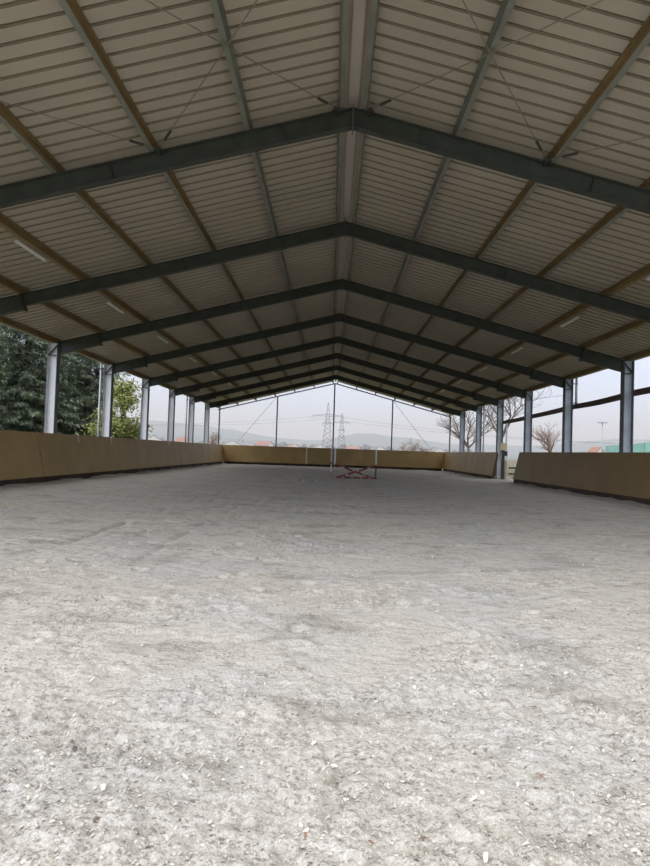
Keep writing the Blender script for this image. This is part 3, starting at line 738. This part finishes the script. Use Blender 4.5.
def woods():
    mb = MB(); r = random.Random(77)
    for k in range(210):
        px = r.uniform(120, 470); d = r.uniform(720, 1050); p = at(px, 450, d)
        H = r.uniform(6, 11)*(0.8 + d/2600); R = H*r.uniform(.35, .6)
        K = 7
        ring = []
        for i, (zf, rf) in enumerate(((0.05, .3), (.3, .95), (.6, 1.0), (.85, .6), (1.0, .1))):
            ring += [(p.x + R*rf*r.uniform(.8, 1.2)*math.cos(6.283*j/K), p.y + R*rf*r.uniform(.8, 1.2)*math.sin(6.283*j/K), H*zf) for j in range(K)]
        mb.add(ring, [(i*K+j, i*K+(j+1) % K, (i+1)*K+(j+1) % K, (i+1)*K+j) for i in range(4) for j in range(K)] + [tuple(4*K+j for j in range(K))])
    o = mb.build('distant_woods', M['woods'], None, True); tag(o, 'band of hazy bare woodland across the valley', 'woods', kind='stuff')
woods()
p = at(602, 450, 75); H = at(602, 422, 75).z
e = empty('lamp_post', (p.x, p.y, -0.14), 'slim lamp post with flat head outside the right side', 'lamp post')
mb = MB(); mb.tube((0,0,0), (0,0,H), 0.075, 0.055, 10); mb.build('mast', M['pipe'], e, True)
mb = MB(); mb.box((-0.5, -0.2, H), (0.5, 0.2, H+0.13)); mb.build('lamp_head', M['pipe'], e)
e = empty('windbreak_screen', (at(604, 455, 68).x, 68, -0.14), 'turquoise screen fence beyond the right kickboard', 'screen')
a = at(606, 446, 68); b = at(645, 443, 52); c = at(760, 430, 38)
o0 = Vector(e.location)
for i, (s, t) in enumerate(((a, b), (b, c))):
    d = Vector((t.x-s.x, t.y-s.y, 0)); nrm = Vector((-d.y, d.x, 0)).normalized()*0.02
    mb = MB(); K = 8
    for k in range(K):
        u, v = k/K, (k+1)/K; A = s.lerp(t, u) - o0; B = s.lerp(t, v) - o0
        dz = 0.08*math.sin(k*2.1)
        mb.add([A*1, B*1, (B.x, B.y, 0.1), (A.x, A.y, 0.1), A+nrm, B+nrm, Vector((B.x, B.y, 0.1))+nrm, Vector((A.x, A.y, 0.1))+nrm], [(0,1,2,3),(4,7,6,5),(0,4,5,1),(3,2,6,7)])
    mb.build('fabric_panel', M['teal'], e)
    for k in range(0, K+1, 2):
        A = s.lerp(t, k/K) - o0; mb = MB(); mb.tube((A.x, A.y+.06, 0), (A.x, A.y+.06, A.z+.05), .04, n=8); mb.build('screen_post', M['pipe'], e)

# ------------------------------------------------------------------ sky and exposure
w = bpy.data.worlds.new('overcast_sky'); sc.world = w; w.use_nodes = True
nt = w.node_tree; N = nt.nodes; L = nt.links; bg = N['Background']
tc = N.new('ShaderNodeTexCoord'); sx = N.new('ShaderNodeSeparateXYZ'); L.new(tc.outputs['Generated'], sx.inputs[0])
r = N.new('ShaderNodeValToRGB'); e = r.color_ramp.elements
HZ = (0.86, 1.01, 1.32); ZN = (1.42, 1.38, 1.36)
e[0].position = 0.0; e[0].color = (*HZ, 1); e[1].position = 1.0; e[1].color = (*ZN, 1)
k = e.new(0.12); k.color = (0.86, 0.99, 1.29, 1)
k = e.new(0.35); k.color = (1.20, 1.21, 1.27, 1)
L.new(sx.outputs['Z'], r.inputs['Fac'])
n = N.new('ShaderNodeTexNoise'); n.inputs['Scale'].default_value = 3.0; n.inputs['Detail'].default_value = 4; L.new(tc.outputs['Generated'], n.inputs['Vector'])
rr = N.new('ShaderNodeValToRGB'); rr.color_ramp.elements[0].color = (0.93, 0.93, 0.94, 1); rr.color_ramp.elements[1].color = (1.06, 1.06, 1.05, 1); L.new(n.outputs['Fac'], rr.inputs['Fac'])
mx = N.new('ShaderNodeMix'); mx.data_type = 'RGBA'; mx.blend_type = 'MULTIPLY'; mx.inputs[0].default_value = 1.0
L.new(r.outputs['Color'], mx.inputs[6]); L.new(rr.outputs['Color'], mx.inputs[7]); L.new(mx.outputs[2], bg.inputs['Color'])
dp = N.new('ShaderNodeVectorMath'); dp.operation = 'DOT_PRODUCT'; dp.inputs[1].default_value = Vector((-0.75, -0.55, 0.36)).normalized(); L.new(tc.outputs['Generated'], dp.inputs[0])
mp = N.new('ShaderNodeMapRange'); mp.inputs['From Min'].default_value = 0.45; mp.inputs['From Max'].default_value = 1.0; mp.inputs['To Min'].default_value = 1.0; mp.inputs['To Max'].default_value = 2.4; mp.interpolation_type = 'SMOOTHSTEP'
L.new(dp.outputs['Value'], mp.inputs['Value']); L.new(mp.outputs['Result'], bg.inputs['Strength'])

vs = sc.view_settings
vs.view_transform = 'Standard'; vs.look = 'None'; vs.gamma = 1.0; vs.exposure = 0.0; vs.use_curve_mapping = False
sc.display_settings.display_device = 'sRGB'
